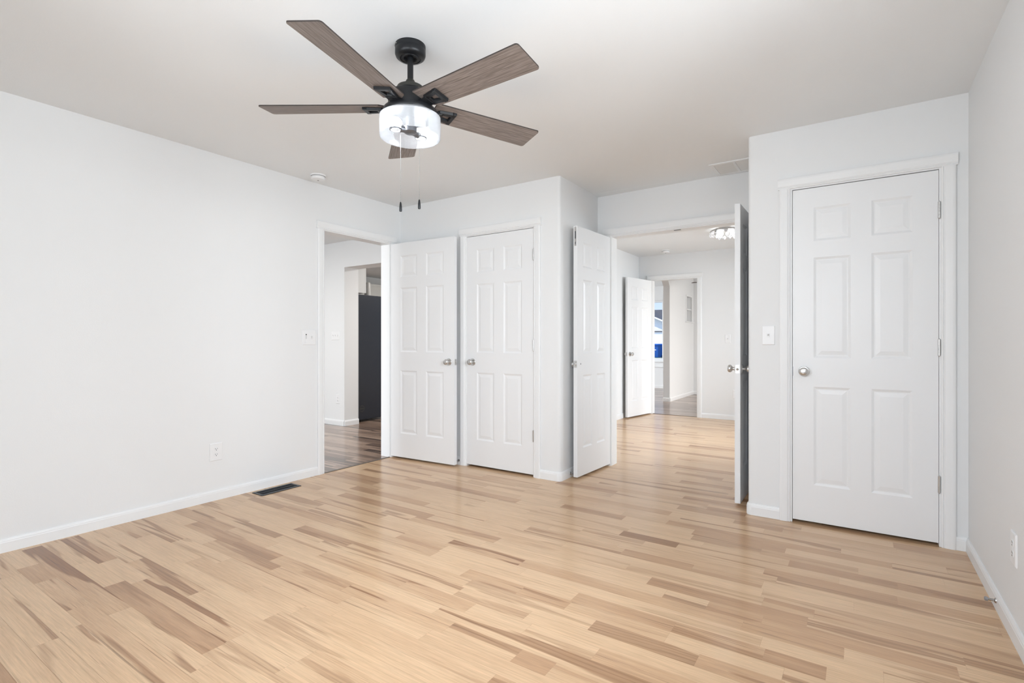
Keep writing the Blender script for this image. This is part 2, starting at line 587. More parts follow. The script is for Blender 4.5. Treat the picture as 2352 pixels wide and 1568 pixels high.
def wall_x(name, x0, x1, y0, y1, openings=(), z1=H):
    m = MB()
    y = y0
    for (a, b, za, zb) in sorted(openings):
        m.box(x0, x1, y, a, 0, z1)
        if za > 0: m.box(x0, x1, a, b, 0, za)
        if zb < z1: m.box(x0, x1, a, b, zb, z1)
        y = b
    if y < y1: m.box(x0, x1, y, y1, 0, z1)
    return struct(m.build(name, M_WALL, smooth=True))


D1 = (-0.885, -0.140)                        # bedroom doorway in the left wall (y range)
D2 = (0.832, 1.545)                          # left closet door (x range)
D5 = (3.414, 4.132)                          # right closet door (x range)
DD = (1.915, 3.100)                          # double doorway (x range)
D6 = (1.112, 1.795)                          # second room's doorway (x range)
R = 0.022

wall_x('wall_left', -T, 0, -3.95, YA, [(*D1, 0, ZD)])


def back_corner(m):
    poly = [(D2[1], 0)] + round_corner(XA - R, R, R, -90, 0) + [(XA, YA), (XA - T, YA), (XA - T, T), (D2[1], T)]
    m.prism(poly, 0, H)


m = MB()
m.box(0, D2[0], 0, T, 0, H)
m.box(D2[0], D2[1], 0, T, ZD, H)
back_corner(m)
struct(m.build('wall_back', M_WALL, smooth=True, angle=30))

m = MB()
poly = [(D5[0], T), (XB + T, T), (XB + T, YA), (XB, YA)] + round_corner(XB + R, R, R, 180, 270) + [(D5[0], 0)]
m.prism(poly, 0, H)
m.box(D5[0], D5[1], 0, T, ZD, H)
m.box(D5[1], XR, 0, T, 0, H)
struct(m.build('wall_closet', M_WALL, smooth=True, angle=30))

wall_y('wall_alcove', -T, XR, YA, YA + T, [(*DD, 0, ZD)])
wall_x('wall_right', XR, XR + 0.143, -4.09, 8.74, [(-3.35, -1.55, 0.75, 2.15), (1.6, 3.2, 0.75, 2.1), (5.4, 6.6, 0.75, 2.1)])
wall_y('wall_near', -T, XR, -4.09, -3.95, [(1.6, 3.8, 0.75, 2.15)])
wall_x('wall_second_room', 0.79, 0.905, YA + T, 4.2)
wall_y('wall_far', 0.79, XR, 4.2, 4.315, [(*D6, 0, ZD)])
wall_y('wall_kitchen', -4.6, -T, 0.80, 1.03, [(-1.872, -T - 0.001, 0, 2.095)])
wall_x('wall_west', -4.72, -4.6, -4.09, 8.74, [(5.35, 7.25, 0.75, 2.1)])
wall_y('wall_south', -4.6, -T, -4.09, -3.97, [(-1.55, -0.35, 0.75, 2.1)])
wall_y('wall_north', -4.6, XR, 8.6, 8.74, [(-1.75, -0.09, 0.64, 2.105)])
wall_y('wall_hall_end', 0.86, XR, 7.62, 7.735)

# hall wall with the arch (chamfered upper corners) and the display niche
m = MB()
ay0, ay1, az, ch = 4.315, 5.945, 2.315, 0.17
px0, px1 = 0.74, 0.86
outline = [(ay1, 0), (ay1, az - ch), (ay1 - ch, az), (ay0 + ch, az), (ay0, az - ch), (ay0, H), (ay1, H)]
# header with chamfered corners
hd = [(ay0, H), (ay0, az - ch), (ay0 + ch, az), (ay1 - ch, az), (ay1, az - ch), (ay1, H)]
m.loft([[(px0, y, z) for y, z in hd], [(px1, y, z) for y, z in hd]])
ny0, ny1, nz0, nz1 = 7.06, 7.44, 1.525, 2.035
m.box(px0, px1, ay1, ny0, 0, H)
m.box(px0, px1, ny1, 8.6, 0, H)
m.box(px0, px1, ny0, ny1, 0, nz0)
m.box(px0, px1, ny0, ny1, nz1, H)
m.box(px0, px0 + 0.02, ny0, ny1, nz0, nz1)
struct(m.build('wall_arch', M_WALL))

# taped ridge along the alcove ceiling joint
struct(MB().loft([[(XA, YA, H), (XA, 0.622, H), (XA, 0.640, H - 0.004), (XA, YA, H - 0.008)],
                  [(2.66, YA, H), (2.66, 0.622, H), (2.66, 0.640, H - 0.0005), (2.66, YA, H - 0.001)]]).build('trim_alcove_ceiling', M_CEIL))

# ------------------------------------------------------------------ setting: baseboards, casings
BASE = [(0, 0), (0.012, 0), (0.012, 0.052), (0.0105, 0.056), (0.0105, 0.060), (0.008, 0.066), (0.005, 0.072), (0, 0.072)]


def baseboard(name, runs):
    """runs: list of (p0, p1) on the floor; the profile stands out to the left of p0->p1."""
    m = MB()
    for (p0, p1) in runs:
        d = Vector((p1[0] - p0[0], p1[1] - p0[1], 0)).normalized()
        n = Vector((-d.y, d.x, 0))
        m.loft([[Vector((*p, 0)) + n * t + Vector((0, 0, z)) for t, z in BASE] for p in (p0, p1)])
    return struct(m.build(name, M_TRIM))


CW = 0.060
baseboard('baseboard_left', [((0, D1[0] - CW), (0, -3.95))])
baseboard('baseboard_back', [((XA - R, 0), (D2[1] + CW, 0)), ((D2[0] - CW, 0), (0, 0))])
# rounded corner block + alcove left side
m = MB()
for (cx, cy, a0, a1) in ((XA - R, R, -90, 0),):
    rings = []
    for i in range(9):
        a = rad(a0 + (a1 - a0) * i / 8)
        rings.append([(cx + (R + t) * math.cos(a), cy + (R + t) * math.sin(a), z) for t, z in BASE])
    m.loft(rings)
m.loft([[(XA + t, y, z) for t, z in BASE] for y in (R, YA)])
struct(m.build('baseboard_alcove_left', M_TRIM, smooth=True))
m = MB()
rings = []
for i in range(9):
    a = rad(180 + 90 * i / 8)
    rings.append([(XB + R + (R + t) * math.cos(a), R + (R + t) * math.sin(a), z) for t, z in BASE])
m.loft(rings)
m.loft([[(XB - t, y, z) for t, z in BASE] for y in (R, YA)])
struct(m.build('baseboard_alcove_right', M_TRIM, smooth=True))
baseboard('baseboard_closet', [((D5[0] - CW, 0), (XB + R, 0)), ((XR, 0), (D5[1] + CW, 0))])
baseboard('baseboard_right', [((XR, -3.95), (XR, 0))])
baseboard('baseboard_near', [((0, -3.95), (XR, -3.95))])
baseboard('baseboard_second_room', [((0.905, 4.2), (0.905, YA + T)), ((XR, 4.2), (D6[1] + CW, 4.2)), ((D6[0] - CW, 4.2), (0.905, 4.2)), ((XR, YA + T), (XR, 4.2))])
baseboard('baseboard_kitchen', [((-1.872, 0.80), (-4.6, 0.80)), ((-1.872, 1.03), (-1.872, 0.80)), ((-T, 0.8), (-T, D1[1] + CW))])
baseboard('baseboard_hall', [((px1, 7.62), (px1, ay1)), ((px1, ay1), (px0, ay1)), ((XR, 7.62), (px1, 7.62))])
baseboard('baseboard_north', [((px0, 8.6), (-4.6, 8.6))])
# chair-rail line under the far window
struct(MB().box(-4.6, px0, 8.58, 8.6, 0.50, 0.54).build('trim_north_rail', M_TRIM, bevel=0.004))

CPROF = [(0, 0), (0, 0.010), (0.006, 0.013), (0.010, 0.010), (0.016, 0.015), (0.030, 0.0165), (0.046, 0.0175), (0.054, 0.0165), (CW, 0.013), (CW, 0)]


def casing(name, a, b, zt, plane, side, axis, depth, sides=(True, True)):
    """Door casing and jamb. axis 'x': opening runs along x in the plane y=plane; side = -1/+1: which way the casing stands out."""
    m = MB()
    P = (lambda u, w, z: (u, plane + side * w, z)) if axis == 'x' else (lambda u, w, z: (plane + side * w, u, z))
    rev = 0.004
    if sides[0]:
        m.loft([[P(a - rev - t, w, z) for t, w in CPROF] for z in (0, zt + rev)])
    if sides[1]:
        m.loft([[P(b + rev + t, w, z) for t, w in CPROF] for z in (0, zt + rev)])
    ea = a - rev - CW - (0.008 if sides[0] else -CW)
    eb = b + rev + CW + (0.008 if sides[1] else -CW)
    hp = [(t * 1.12, w + 0.003 * (1 if w else 0)) for t, w in CPROF]
    m.loft([[P(u, w, zt + rev + t) for t, w in hp] for u in (ea, eb)])
    # jamb lining
    lo, hi = sorted((plane + side * 0.002, plane - side * (depth + 0.002)))
    J = (lambda u0, u1, z0, z1: m.box(u0, u1, lo, hi, z0, z1)) if axis == 'x' else (lambda u0, u1, z0, z1: m.box(lo, hi, u0, u1, z0, z1))
    J(a - 0.004, a + 0.006, 0, zt + 0.006)
    J(b - 0.006, b + 0.004, 0, zt + 0.006)
    J(a + 0.006, b - 0.006, zt - 0.004, zt + 0.006)
    return struct(m.build(name, M_TRIM))


casing('trim_1', D1[0], D1[1], ZD, 0, 1, 'y', T, )
casing('trim_2', D2[0], D2[1], ZD, 0, -1, 'x', T)
casing('trim_3', DD[0], DD[1], ZD, YA, -1, 'x', T)
casing('trim_4', D5[0], D5[1], ZD, 0, -1, 'x', T)
casing('trim_5', D6[0], D6[1], ZD, 4.2, -1, 'x', T)
# transition strips between the pale boards and the dark boards
struct(MB().box(-0.012, 0.012, D1[0] + 0.006, D1[1] - 0.006, 0, 0.004).build('trim_threshold_left', M_TRANS, bevel=0.002))
struct(MB().box(D6[0] + 0.006, D6[1] - 0.006, 4.222, 4.248, 0, 0.004).build('trim_threshold_far', M_TRANS, bevel=0.002))


# ------------------------------------------------------------------ windows
def window(name, axis, a, b, z0, z1, plane, depth, inward, mull=True):
    """Vinyl window in an opening; inward = +1/-1 direction of the room along the wall normal."""
    fr = MB()
    w, d = 0.05, 0.06
    c = plane - inward * depth * 0.65
    def bx(mb, u0, u1, zz0, zz1, dd, off=0.0):
        lo, hi = c + off - dd / 2, c + off + dd / 2
        if axis == 'x': mb.box(u0, u1, lo, hi, zz0, zz1)
        else: mb.box(lo, hi, u0, u1, zz0, zz1)
    bx(fr, a, b, z1 - w, z1, d); bx(fr, a, b, z0, z0 + w, d)
    bx(fr, a, a + w, z0 + w, z1 - w, d); bx(fr, b - w, b, z0 + w, z1 - w, d)
    if mull:
        mid = (a + b) / 2
        bx(fr, mid - 0.03, mid + 0.03, z0 + w, z1 - w, d * 0.8)
    o = struct(fr.build(name, M_VINYL, bevel=0.003))
    p = MB()
    bx(p, a + w, b - w, z0 + w, z1 - w, 0.005)
    p.build('pane', M_GLASS, o)
    s = MB()
    lo, hi = sorted((plane - inward * depth * 0.45, plane + inward * 0.025))
    if axis == 'x': s.box(a - 0.03, b + 0.03 , lo, hi, z0 - 0.018, z0 + 0.004)
    else: s.box(lo, hi, a - 0.03, b + 0.03, z0 - 0.018, z0 + 0.004)
    s.build('window_sill', M_TRIM, o, bevel=0.003)
    return o


tag(window('window_1', 'x', -1.75, -0.09, 0.64, 2.105, 8.6, 0.14, -1), 'tall far window with a view of the pale house and blue bins', 'window')
window('window_2', 'y', -3.35, -1.55, 0.75, 2.15, XR, 0.143, -1)
window('window_3_unseen', 'x', 1.6, 3.8, 0.75, 2.15, -3.95, 0.14, 1)  # unseen, placed behind the camera for its fill light
window('window_4', 'y', 1.6, 3.2, 0.75, 2.1, XR, 0.143, -1)
window('window_5', 'y', 5.4, 6.6, 0.75, 2.1, XR, 0.143, -1)
window('window_6_added', 'x', -1.55, -0.35, 0.75, 2.1, -3.97, 0.12, 1)  # unseen window added as a source of light for the hall
window('window_7_added', 'y', 5.35, 7.25, 0.75, 2.1, -4.6, 0.12, 1)  # unseen window added to light the kitchen side


# ------------------------------------------------------------------ doors
def door_leaf_mesh(w, h=2.032, t=0.035):
    """Six-panel moulded door; hinge edge at x=0, faces at y=0 and y=t, bottom at z=0."""
    bm = bmesh.new()
    k = w / 0.700
    st, mu = 0.112 * k, 0.100 * k
    pw = (w - 2 * st - mu) / 2
    xs = [0, st, st + pw, st + pw + mu, w - st, w]
    zs = [0, 0.225, 0.823, 0.998, 1.608, 1.708, 1.912, h]
    def V(x, y, z): return bm.verts.new((x, y, z))
    for y, s in ((0, 1), (t, -1)):
        for i in range(5):
            for j in range(7):
                x0, x1, z0, z1 = xs[i], xs[i + 1], zs[j], zs[j + 1]
                if i in (1, 3) and j in (1, 3, 5):
                    rings = []
                    for ins, dep in ((0, 0), (0.005, 0.0025), (0.013, 0.0062), (0.019, 0.0062), (0.042, 0.0020), (0.044, 0.0020)):
                        rings.append([V(x0 + ins, y + s * dep, z0 + ins), V(x1 - ins, y + s * dep, z0 + ins), V(x1 - ins, y + s * dep, z1 - ins), V(x0 + ins, y + s * dep, z1 - ins)])
                    for a, b in zip(rings, rings[1:]):
                        for q in range(4):
                            bm.faces.new((a[q], a[(q + 1) % 4], b[(q + 1) % 4], b[q]))
                    bm.faces.new(rings[-1])
                else:
                    bm.faces.new([V(x0, y, z0), V(x1, y, z0), V(x1, y, z1), V(x0, y, z1)])
    for (x0, x1, z0, z1) in ((0, 0, 0, h), (w, w, 0, h)):
        bm.faces.new([V(x0, 0, z0), V(x0, t, z0), V(x0, t, z1), V(x0, 0, z1)])
    for z in (0, h):
        bm.faces.new([V(0, 0, z), V(w, 0, z), V(w, t, z), V(0, t, z)])
    bmesh.ops.remove_doubles(bm, verts=bm.verts, dist=1e-5)
    bmesh.ops.recalc_face_normals(bm, faces=bm.faces)
    me = bpy.data.meshes.new('door_leaf')
    bm.to_mesh(me)
    bm.free()
    me.materials.append(M_DOOR)
    return me


def knob(parent, x, y, z, out, name='door_knob', r=0.026, length=0.058):
    """Round knob on the face y, standing out along out (-1 or +1); its rose is a sub-part."""
    m = MB()
    prof = [(0.011, 0.0), (0.011, 0.022), (0.013, 0.026), (0.020, 0.030), (0.0255, 0.037), (0.0262, 0.045), (0.024, 0.052), (0.018, 0.0565), (0.008, 0.058), (0.001, 0.058)]
    f = length / 0.058
    m.lathe([(a * r / 0.0262, out * b * f) for a, b in prof], 28, (x, y, z), 'Y')
    k = m.build(name, M_NICKEL, parent, smooth=True)
    rs = MB()
    rs.lathe([(0.0, 0), (0.031, 0), (0.0315, out * 0.004), (0.028, out * 0.009), (0.016, out * 0.011), (0.0, out * 0.011)], 28, (x, y, z), 'Y')
    rs.build('rose', M_NICKEL, k, smooth=True)
    return k


def hinge(parent, x, y, z, out):
    """Butt hinge: leaves and barrel with knuckle joints at the edge x, z = centre."""
    m = MB()
    L = 0.045
    yy = y + out * 0.006
    m.lathe([(0.0, -L - 0.004), (0.003, -L - 0.004), (0.0045, -L)] + [(rr, zz) for k in range(5) for rr, zz in ((0.0062, -L + 0.018 * k + 0.0006), (0.0062, -L + 0.018 * (k + 1) - 0.0006), (0.0052, -L + 0.018 * (k + 1)))] + [(0.003, L + 0.004), (0.0, L + 0.004)], 14, (x, yy, z), 'Z')
    m.box(x - 0.006, x + 0.006, min(y - out * 0.001, y + out * 0.003), max(y - out * 0.001, y + out * 0.003), z - L, z + L)
    return m.build('hinge', M_NICKEL, parent, smooth=True)


def latch(parent, x, y, z, sx):
    m = MB()
    m.box(min(x, x + sx * 0.0015), max(x, x + sx * 0.0015), y - 0.0125, y + 0.0125, z - 0.028, z + 0.028)
    m.lathe([(0.0, 0), (0.009, 0), (0.009, sx * 0.004), (0.0, sx * 0.009)], 16, (x, y, z), 'X')
    return m.build('latch_plate', M_NICKEL, parent, smooth=True)


def make_door(name, label, w, hinge_xy, ang, z0=0.018, flip=False):
    """Leaf as the door object; local x runs from the hinge to the free edge."""
    o = bpy.data.objects.new(name, door_leaf_mesh(w))
    COL.objects.link(o)
    o.location = (hinge_xy[0], hinge_xy[1], z0)
    o.rotation_euler = (0, 0, ang)
    return struct(o, label, 'door')


HZ = (0.32, 1.065, 1.813)                    # hinge heights above the door's bottom
KZ = 0.915
# door_1: bedroom door, swung open against the back wall
d = make_door('door_1', 'white six-panel door standing open against the back wall beside the left doorway', 0.762, (0.022, -0.146), rad(2.9))
knob(d, 0.762 - 0.062, 0, KZ, -1)
knob(d, 0.762 - 0.062, 0.035, KZ, 1, length=0.052)
latch(d, 0.762, 0.0175, KZ, 1)
for z in HZ:
    hinge(d, 0.0, 0.035, z, 1)
# door_2: left closet door, shut; hinged on its right
d = make_door('door_2', 'narrow white closet door shut between the open left door and the alcove', 0.700, (D2[1] - 0.0065, 0.036), rad(180))
knob(d, 0.700 - 0.066, 0.035, KZ, 1)
for z in HZ:
    hinge(d, -0.002, 0.035, z, 1)
# door_5: right closet door, shut; hinged on its right
d = make_door('door_5', 'large white six-panel closet door shut on the right-hand wall', 0.702, (D5[1] - 0.0075, 0.036), rad(180))
knob(d, 0.702 - 0.062, 0.035, KZ, 1)
for z in HZ:
    hinge(d, -0.002, 0.035, z, 1)
m = MB()
m.box(0.700, 0.7035, 0.028, 0.036, KZ - 0.028, KZ + 0.028)
m.build('latch_plate', M_SOCKET, d)
# door_3: left leaf of the double door, open into the alcove
d = make_door('door_3', 'left white leaf of the double doors, folded back along the alcove side', 0.588, (1.908, 0.714), rad(267.0))
# local +y now points to +x: faces y=0 (towards alcove wall, -x side) and y=t
d.location.x -= 0.0345
knob(d, 0.588 - 0.055, 0, KZ - 0.005, -1, length=0.045)
latch(d, 0.588, 0.0175, KZ, 1)
m = MB()
m.box(0.588, 0.590, 0.009, 0.026, 1.872, 2.026)
m.mi(1).box(0.5895, 0.591, 0.013, 0.022, 1.93, 1.99).box(0.5895, 0.592, 0.015, 0.020, 1.885, 1.905)
m.build('flush_bolt', [M_NICKEL, M_SOCKET], d)
m = MB()
m.lathe([(0.0, 0), (0.006, 0), (0.006, 0.0015), (0.0, 0.002)], 12, (0.588 - 0.055, 0.035, KZ), 'Y')
m.build('screw_cap', M_RUBBER, d)
for z in HZ:
    hinge(d, 0.0, 0.0, z, -1)
# door_4: right leaf of the double door, open into the alcove
d = make_door('door_4', 'right white leaf of the double doors, seen almost edge on', 0.580, (3.062, 0.714), rad(270.0))
knob(d, 0.580 - 0.062, 0, KZ - 0.005, -1)
knob(d, 0.580 - 0.062, 0.035, KZ - 0.005, 1, length=0.056)
latch(d, 0.580, 0.0175, KZ - 0.005, 1)
for z in HZ:
    hinge(d, 0.0, 0.035, z, 1)
# door_6: door of the second room, open
d = make_door('door_6', 'small distant white door standing open in the room beyond the double doors', 0.690, (1.082, 4.185), math.atan2(3.51 - 4.185, 0.958 - 1.082))
knob(d, 0.690 - 0.062, 0, KZ, -1, length=0.05)
knob(d, 0.690 - 0.062, 0.035, KZ, 1)
latch(d, 0.690, 0.0175, KZ, 1)

# strike plate of the flush bolt in the double door's head jamb
o = MB().box(2.470, 2.525, 0.742, 0.764, ZD - 0.0065, ZD - 0.004).build('strike_plate', M_SOCKET)
tag(o, 'small dark strike plate in the head of the double doorway', 'strike plate')
o = MB().box(-0.045, -0.016, D1[0] + 0.006, D1[0] + 0.0085, 0.905, 0.965).build('strike_plate', M_SOCKET)
tag(o, 'dark strike plate on the left jamb of the left doorway', 'strike plate')


# ------------------------------------------------------------------ wall plates
def plate_root(name, label, cat, loc, rotz, group=None):
    return thing(name, label, cat, loc, rotz, group)


def plate(parent, w, h):
    m = MB()
    a, b = w / 2, h / 2
    m.loft([[(-a, 0, -b), (a, 0, -b), (a, 0, b), (-a, 0, b)], [(-a, -0.003, -b), (a, -0.003, -b), (a, -0.003, b), (-a, -0.003, b)],
            [(-a + 0.004, -0.006, -b + 0.004), (a - 0.004, -0.006, -b + 0.004), (a - 0.004, -0.006, b - 0.004), (-a + 0.004, -0.006, b - 0.004)]])
    return m.build('cover_plate', M_PLASTIC, parent)


def outlet(label, loc, rotz, w=0.079, h=0.122):
    t = plate_root('wall_outlet', label, 'outlet', loc, rotz)
    plate(t, w, h)
    for s in (1, -1):
        m = MB()
        zc = s * 0.0195
        pts = [(0.0165 * math.cos(rad(a)), zc + max(-0.0125, min(0.0125, 0.0165 * math.sin(rad(a))))) for a in range(0, 360, 15)]
        m.loft([[(x, -0.004, z) for x, z in pts], [(x, -0.0075, z) for x, z in pts]])
        m.mi(1)
        m.box(-0.0075, -0.0052, -0.0079, -0.007, zc - 0.001, zc + 0.008)
        m.box(0.0050, 0.0070, -0.0079, -0.007, zc + 0.0, zc + 0.0075)
        m.lathe([(0.0, -0.0079), (0.0028, -0.0079), (0.0028, -0.007), (0.0, -0.007)], 10, (0, 0, zc - 0.0065), 'Y')
        m.build('receptacle', [M_PLASTIC, M_SLOT], t)
    m = MB().lathe([(0.0, -0.0072), (0.003, -0.0072), (0.0035, -0.005), (0.0, -0.005)], 10, (0, 0, 0), 'Y')
    m.build('screw', M_PLASTIC, t)
    return t


def toggle(parent, x, zoff=0.0, up=True):
    m = MB()
    m.box(x - 0.005, x + 0.005, -0.0068, -0.005, -0.012, 0.012)
    s = 1 if up else -1
    m.mi(0).loft([[(x - 0.0042, -0.006, -0.003 * s), (x + 0.0042, -0.006, -0.003 * s), (x + 0.0042, -0.006, 0.007 * s), (x - 0.0042, -0.006, 0.007 * s)],
                  [(x - 0.0035, -0.017, 0.006 * s), (x + 0.0035, -0.017, 0.006 * s), (x + 0.0035, -0.016, 0.011 * s), (x - 0.0035, -0.016, 0.011 * s)]])
    m.mi(1).box(x - 0.0055, x - 0.0048, -0.0069, -0.006, -0.0125, 0.0125).box(x + 0.0048, x + 0.0055, -0.0069, -0.006, -0.0125, 0.0125)
    o = m.build('toggle', [M_PLASTIC, M_RUBBER], parent)
    for z in (0.030, -0.030):
        MB().lathe([(0.0, -0.0068), (0.0028, -0.0068), (0.003, -0.0055), (0.0, -0.0055)], 10, (x, 0, z), 'Y').build('screw', M_PLASTIC, parent)
    return o


# faces: rotz 0 -> faces -y; rotz 90deg -> faces +x; rotz -90 -> faces -x
outlet('white duplex outlet low on the left wall above the floor register', (0, -1.769, 0.339), rad(90), 0.088, 0.124)
outlet('white outlet low on the right-hand wall at the picture edge', (XR, -0.975, 0.340), rad(-90))
outlet('white outlet low on the far wall half behind the right double-door leaf', (2.325, 4.2, 0.368), 0)
outlet('white outlet low on the kitchen wall seen through the left doorway', (-2.00, 0.80, 0.348), 0)

t = plate_root('light_switch', 'wide two-gang white switch plate on the left wall beside the doorway', 'light switch', (0, -1.026, 1.149), rad(90))
plate(t, 0.124, 0.124)
m = MB()
m.box(-0.040, -0.022, -0.0075, -0.005, -0.034, 0.034)
m.mi(1).box(-0.0325, -0.0305, -0.0082, -0.007, -0.012, 0.022)
m.mi(1).lathe([(0.0, -0.011), (0.0042, -0.011), (0.0048, -0.007), (0.0, -0.007)], 12, (-0.0315, 0, 0.024), 'Y')
m.build('slide_control', [M_PLASTIC, M_SLOT], t)
toggle(t, 0.024)
m = MB().box(-0.042, -0.020, -0.0095, -0.005, -0.043, -0.037)
m.build('rocker', M_PLASTIC, t, bevel=0.001)

t = plate_root('light_switch', 'single white toggle switch between the alcove corner and the right closet door', 'light switch', (3.2865, 0, 1.155), 0)
plate(t, 0.074, 0.122)
toggle(t, 0)
t = plate_root('light_switch', 'white switch on the far wall of the second room', 'light switch', (2.216, 4.2, 1.155), 0)
plate(t, 0.074, 0.122)
toggle(t, 0)
t = plate_root('light_switch', 'three-gang white switch plate on the kitchen wall through the left doorway', 'light switch', (-2.052, 0.80, 1.195), 0)
plate(t, 0.165, 0.118)
for dx in (-0.046, 0, 0.046):
    toggle(t, dx)

# ------------------------------------------------------------------ small fittings on floor, ceiling, baseboards
t = thing('floor_register', 'black metal floor register beside the left baseboard', 'floor vent', (0.122, -1.381, 0.0))
m = MB()
hw, hl = 0.066, 0.158
m.box(-hw, -0.046, -hl, hl, 0, 0.005).box(0.046, hw, -hl, hl, 0, 0.005)
m.box(-0.046, 0.046, -hl, -hl + 0.018, 0, 0.005).box(-0.046, 0.046, hl - 0.018, hl, 0, 0.005)
m.build('frame', M_REG, t, bevel=0.002)
m = MB()
n = 26
for i in range(n):
    y = -hl + 0.018 + (i + 0.5) * (2 * hl - 0.036) / n
    m.loft([[(x, y - 0.0025, 0.0035), (x, y - 0.001, 0.0042), (x, y + 0.0035, 0.0008), (x, y + 0.002, 0.0002)] for x in (-0.046, 0.046)])
m.box(-0.003, 0.003, -hl + 0.018, hl - 0.018, 0.001, 0.0045)
m.build('louvres', M_REG, t)
MB().box(-0.046, 0.046, -hl + 0.018, hl - 0.018, 0.0001, 0.0006).build('duct_opening', M_SLOT, t)

t = thing('ceiling_vent', 'flat white two-panel return vent on the alcove ceiling', 'ceiling vent', (2.985, 0.545, H))
m = MB()
a, b = 0.155, 0.148
m.box(-a, a, -b, -b + 0.03, -0.008, 0).box(-a, a, b - 0.03, b, -0.008, 0).box(-a, -a + 0.03, -b + 0.03, b - 0.03, -0.008, 0)
m.box(a - 0.03, a, -b + 0.03, b - 0.03, -0.008, 0).box(0.005, 0.025, -b + 0.03, b - 0.03, -0.008, 0)
m.build('frame', M_TRIM, t, bevel=0.002)
M_VENTIN = mat('vent_louvre_paint', (0.74, 0.735, 0.715), 0.6)
m = MB()
for i in range(20):
    y = -b + 0.034 + i * (2 * b - 0.068) / 19
    m.loft([[(x, y - 0.004, -0.0012), (x, y - 0.003, -0.0005), (x, y + 0.005, -0.006), (x, y + 0.004, -0.0068)] for x in (-a + 0.03, a - 0.03)])
m.build('louvres', M_VENTIN, t)


def smoke(label, x, y):
    t = thing('smoke_detector', label, 'smoke detector', (x, y, H))
    MB().lathe([(0.0, 0), (0.060, 0), (0.060, -0.008), (0.058, -0.011), (0.0, -0.011)], 40).build('mounting_base', M_PLASTIC, t, smooth=True)
    m = MB()
    m.lathe([(0.0, -0.0135), (0.052, -0.0135), (0.052, -0.0165), (0.0555, -0.017), (0.0555, -0.027), (0.050, -0.035), (0.030, -0.040), (0.0, -0.041)], 40)
    m.build('body', M_PLASTIC, t, smooth=True)
    MB().lathe([(0.0, -0.011), (0.0545, -0.011), (0.0545, -0.0135), (0.0, -0.0135)], 40).build('gap_ring', M_RUBBER, t)
    MB().lathe([(0.0, -0.0405), (0.007, -0.0405), (0.006, -0.043), (0.0, -0.0432)], 16).build('test_button', M_RUBBER, t, smooth=True)
    return t


smoke('white round smoke detector on the bedroom ceiling left of the fan', 0.19, -1.075)
smoke('distant white smoke detector on the ceiling of the room beyond the double doors', 1.44, 3.84)


def door_stop(label, loc, rotz):
    t = thing('door_stop', label, 'door stop', loc, rotz)
    MB().lathe([(0.0, 0), (0.011, 0), (0.010, -0.004), (0.005, -0.006), (0.005, -0.026), (0.0, -0.026)], 14, (0, 0, 0), 'Y').build('stem', M_CHROME, t, smooth=True)
    MB().lathe([(0.0, -0.026), (0.008, -0.026), (0.0085, -0.034), (0.006, -0.037), (0.0, -0.037)], 14, (0, 0, 0), 'Y').build('rubber_tip', M_RUBBER, t, smooth=True)
    return t


door_stop('tiny metal door stop on the right-hand baseboard', (XR - 0.012, -0.734, 0.042), rad(-90))
door_stop('tiny metal door stop on the baseboard of the alcove side', (XA + 0.012, 0.157, 0.036), rad(90))
door_stop('tiny door stop on the baseboard behind the open left door', (0.755, -0.012, 0.040), 0)

# ------------------------------------------------------------------ ceiling fan
FX, FY = 2.094, -1.963
fan = thing('ceiling_fan', 'black ceiling fan with five weathered wood blades and a lit glass drum', 'ceiling fan', (FX, FY, H))


def zl(z):                                   # local height in the fan (its base is at the ceiling)
    return z - H


cp = MB().lathe([(0.0, 0), (0.0675, 0), (0.0675, -0.017), (0.0668, -0.019), (0.0675, -0.021), (0.0675, -0.040), (0.064, -0.050), (0.056, -0.056), (0.046, -0.058), (0.045, -0.0555), (0.041, -0.0555), (0.039, -0.0585), (0.030, -0.0585), (0.026, -0.050), (0.0, -0.050)], 48).build('canopy', M_BLACK, fan, smooth=True)
for a in (232, 250):
    c, s = math.cos(rad(a)), math.sin(rad(a))
    MB().sphere((0.0678 * c, 0.0678 * s, -0.009), 0.0035, 10, 6).build('screw', M_CHROME, cp, smooth=True)
MB().lathe([(0.0, -0.045), (0.0132, -0.045), (0.0132, zl(2.272)), (0.0, zl(2.272))], 24).build('downrod', M_BLACK, fan, smooth=True)
MB().lathe([(0.0, zl(2.287)), (0.0150, zl(2.287)), (0.0185, zl(2.283)), (0.0235, zl(2.272)), (0.026, zl(2.262)), (0.047, zl(2.258)), (0.058, zl(2.252)), (0.062, zl(2.240)), (0.062, zl(2.226)), (0.0, zl(2.226))], 40).build('yoke_cover', M_BRONZE, fan, smooth=True)
MB().lathe([(0.0, zl(2.228)), (0.072, zl(2.228)), (0.088, zl(2.222)), (0.096, zl(2.212)), (0.098, zl(2.196)), (0.098, zl(2.150)), (0.094, zl(2.146)), (0.0, zl(2.146))], 48).build('motor_housing', M_BLACK, fan, smooth=True)
# light kit pan under the motor
MB().lathe([(0.0, zl(2.152)), (0.104, zl(2.152)), (0.118, zl(2.147)), (0.121, zl(2.140)), (0.121, zl(2.124)), (0.118, zl(2.120)), (0.0, zl(2.120))], 56).build('light_kit_pan', M_BLACK, fan, smooth=True)
RG = 0.1345
MB().lathe([(0.116, zl(2.121)), (0.128, zl(2.121)), (RG, zl(2.116)), (RG, zl(2.030)), (RG - 0.002, zl(2.027)), (RG - 0.005, zl(2.030)), (RG - 0.005, zl(2.114)), (0.116, zl(2.117))], 64, caps=False).build('glass_shade', M_SHADE, fan, smooth=True)
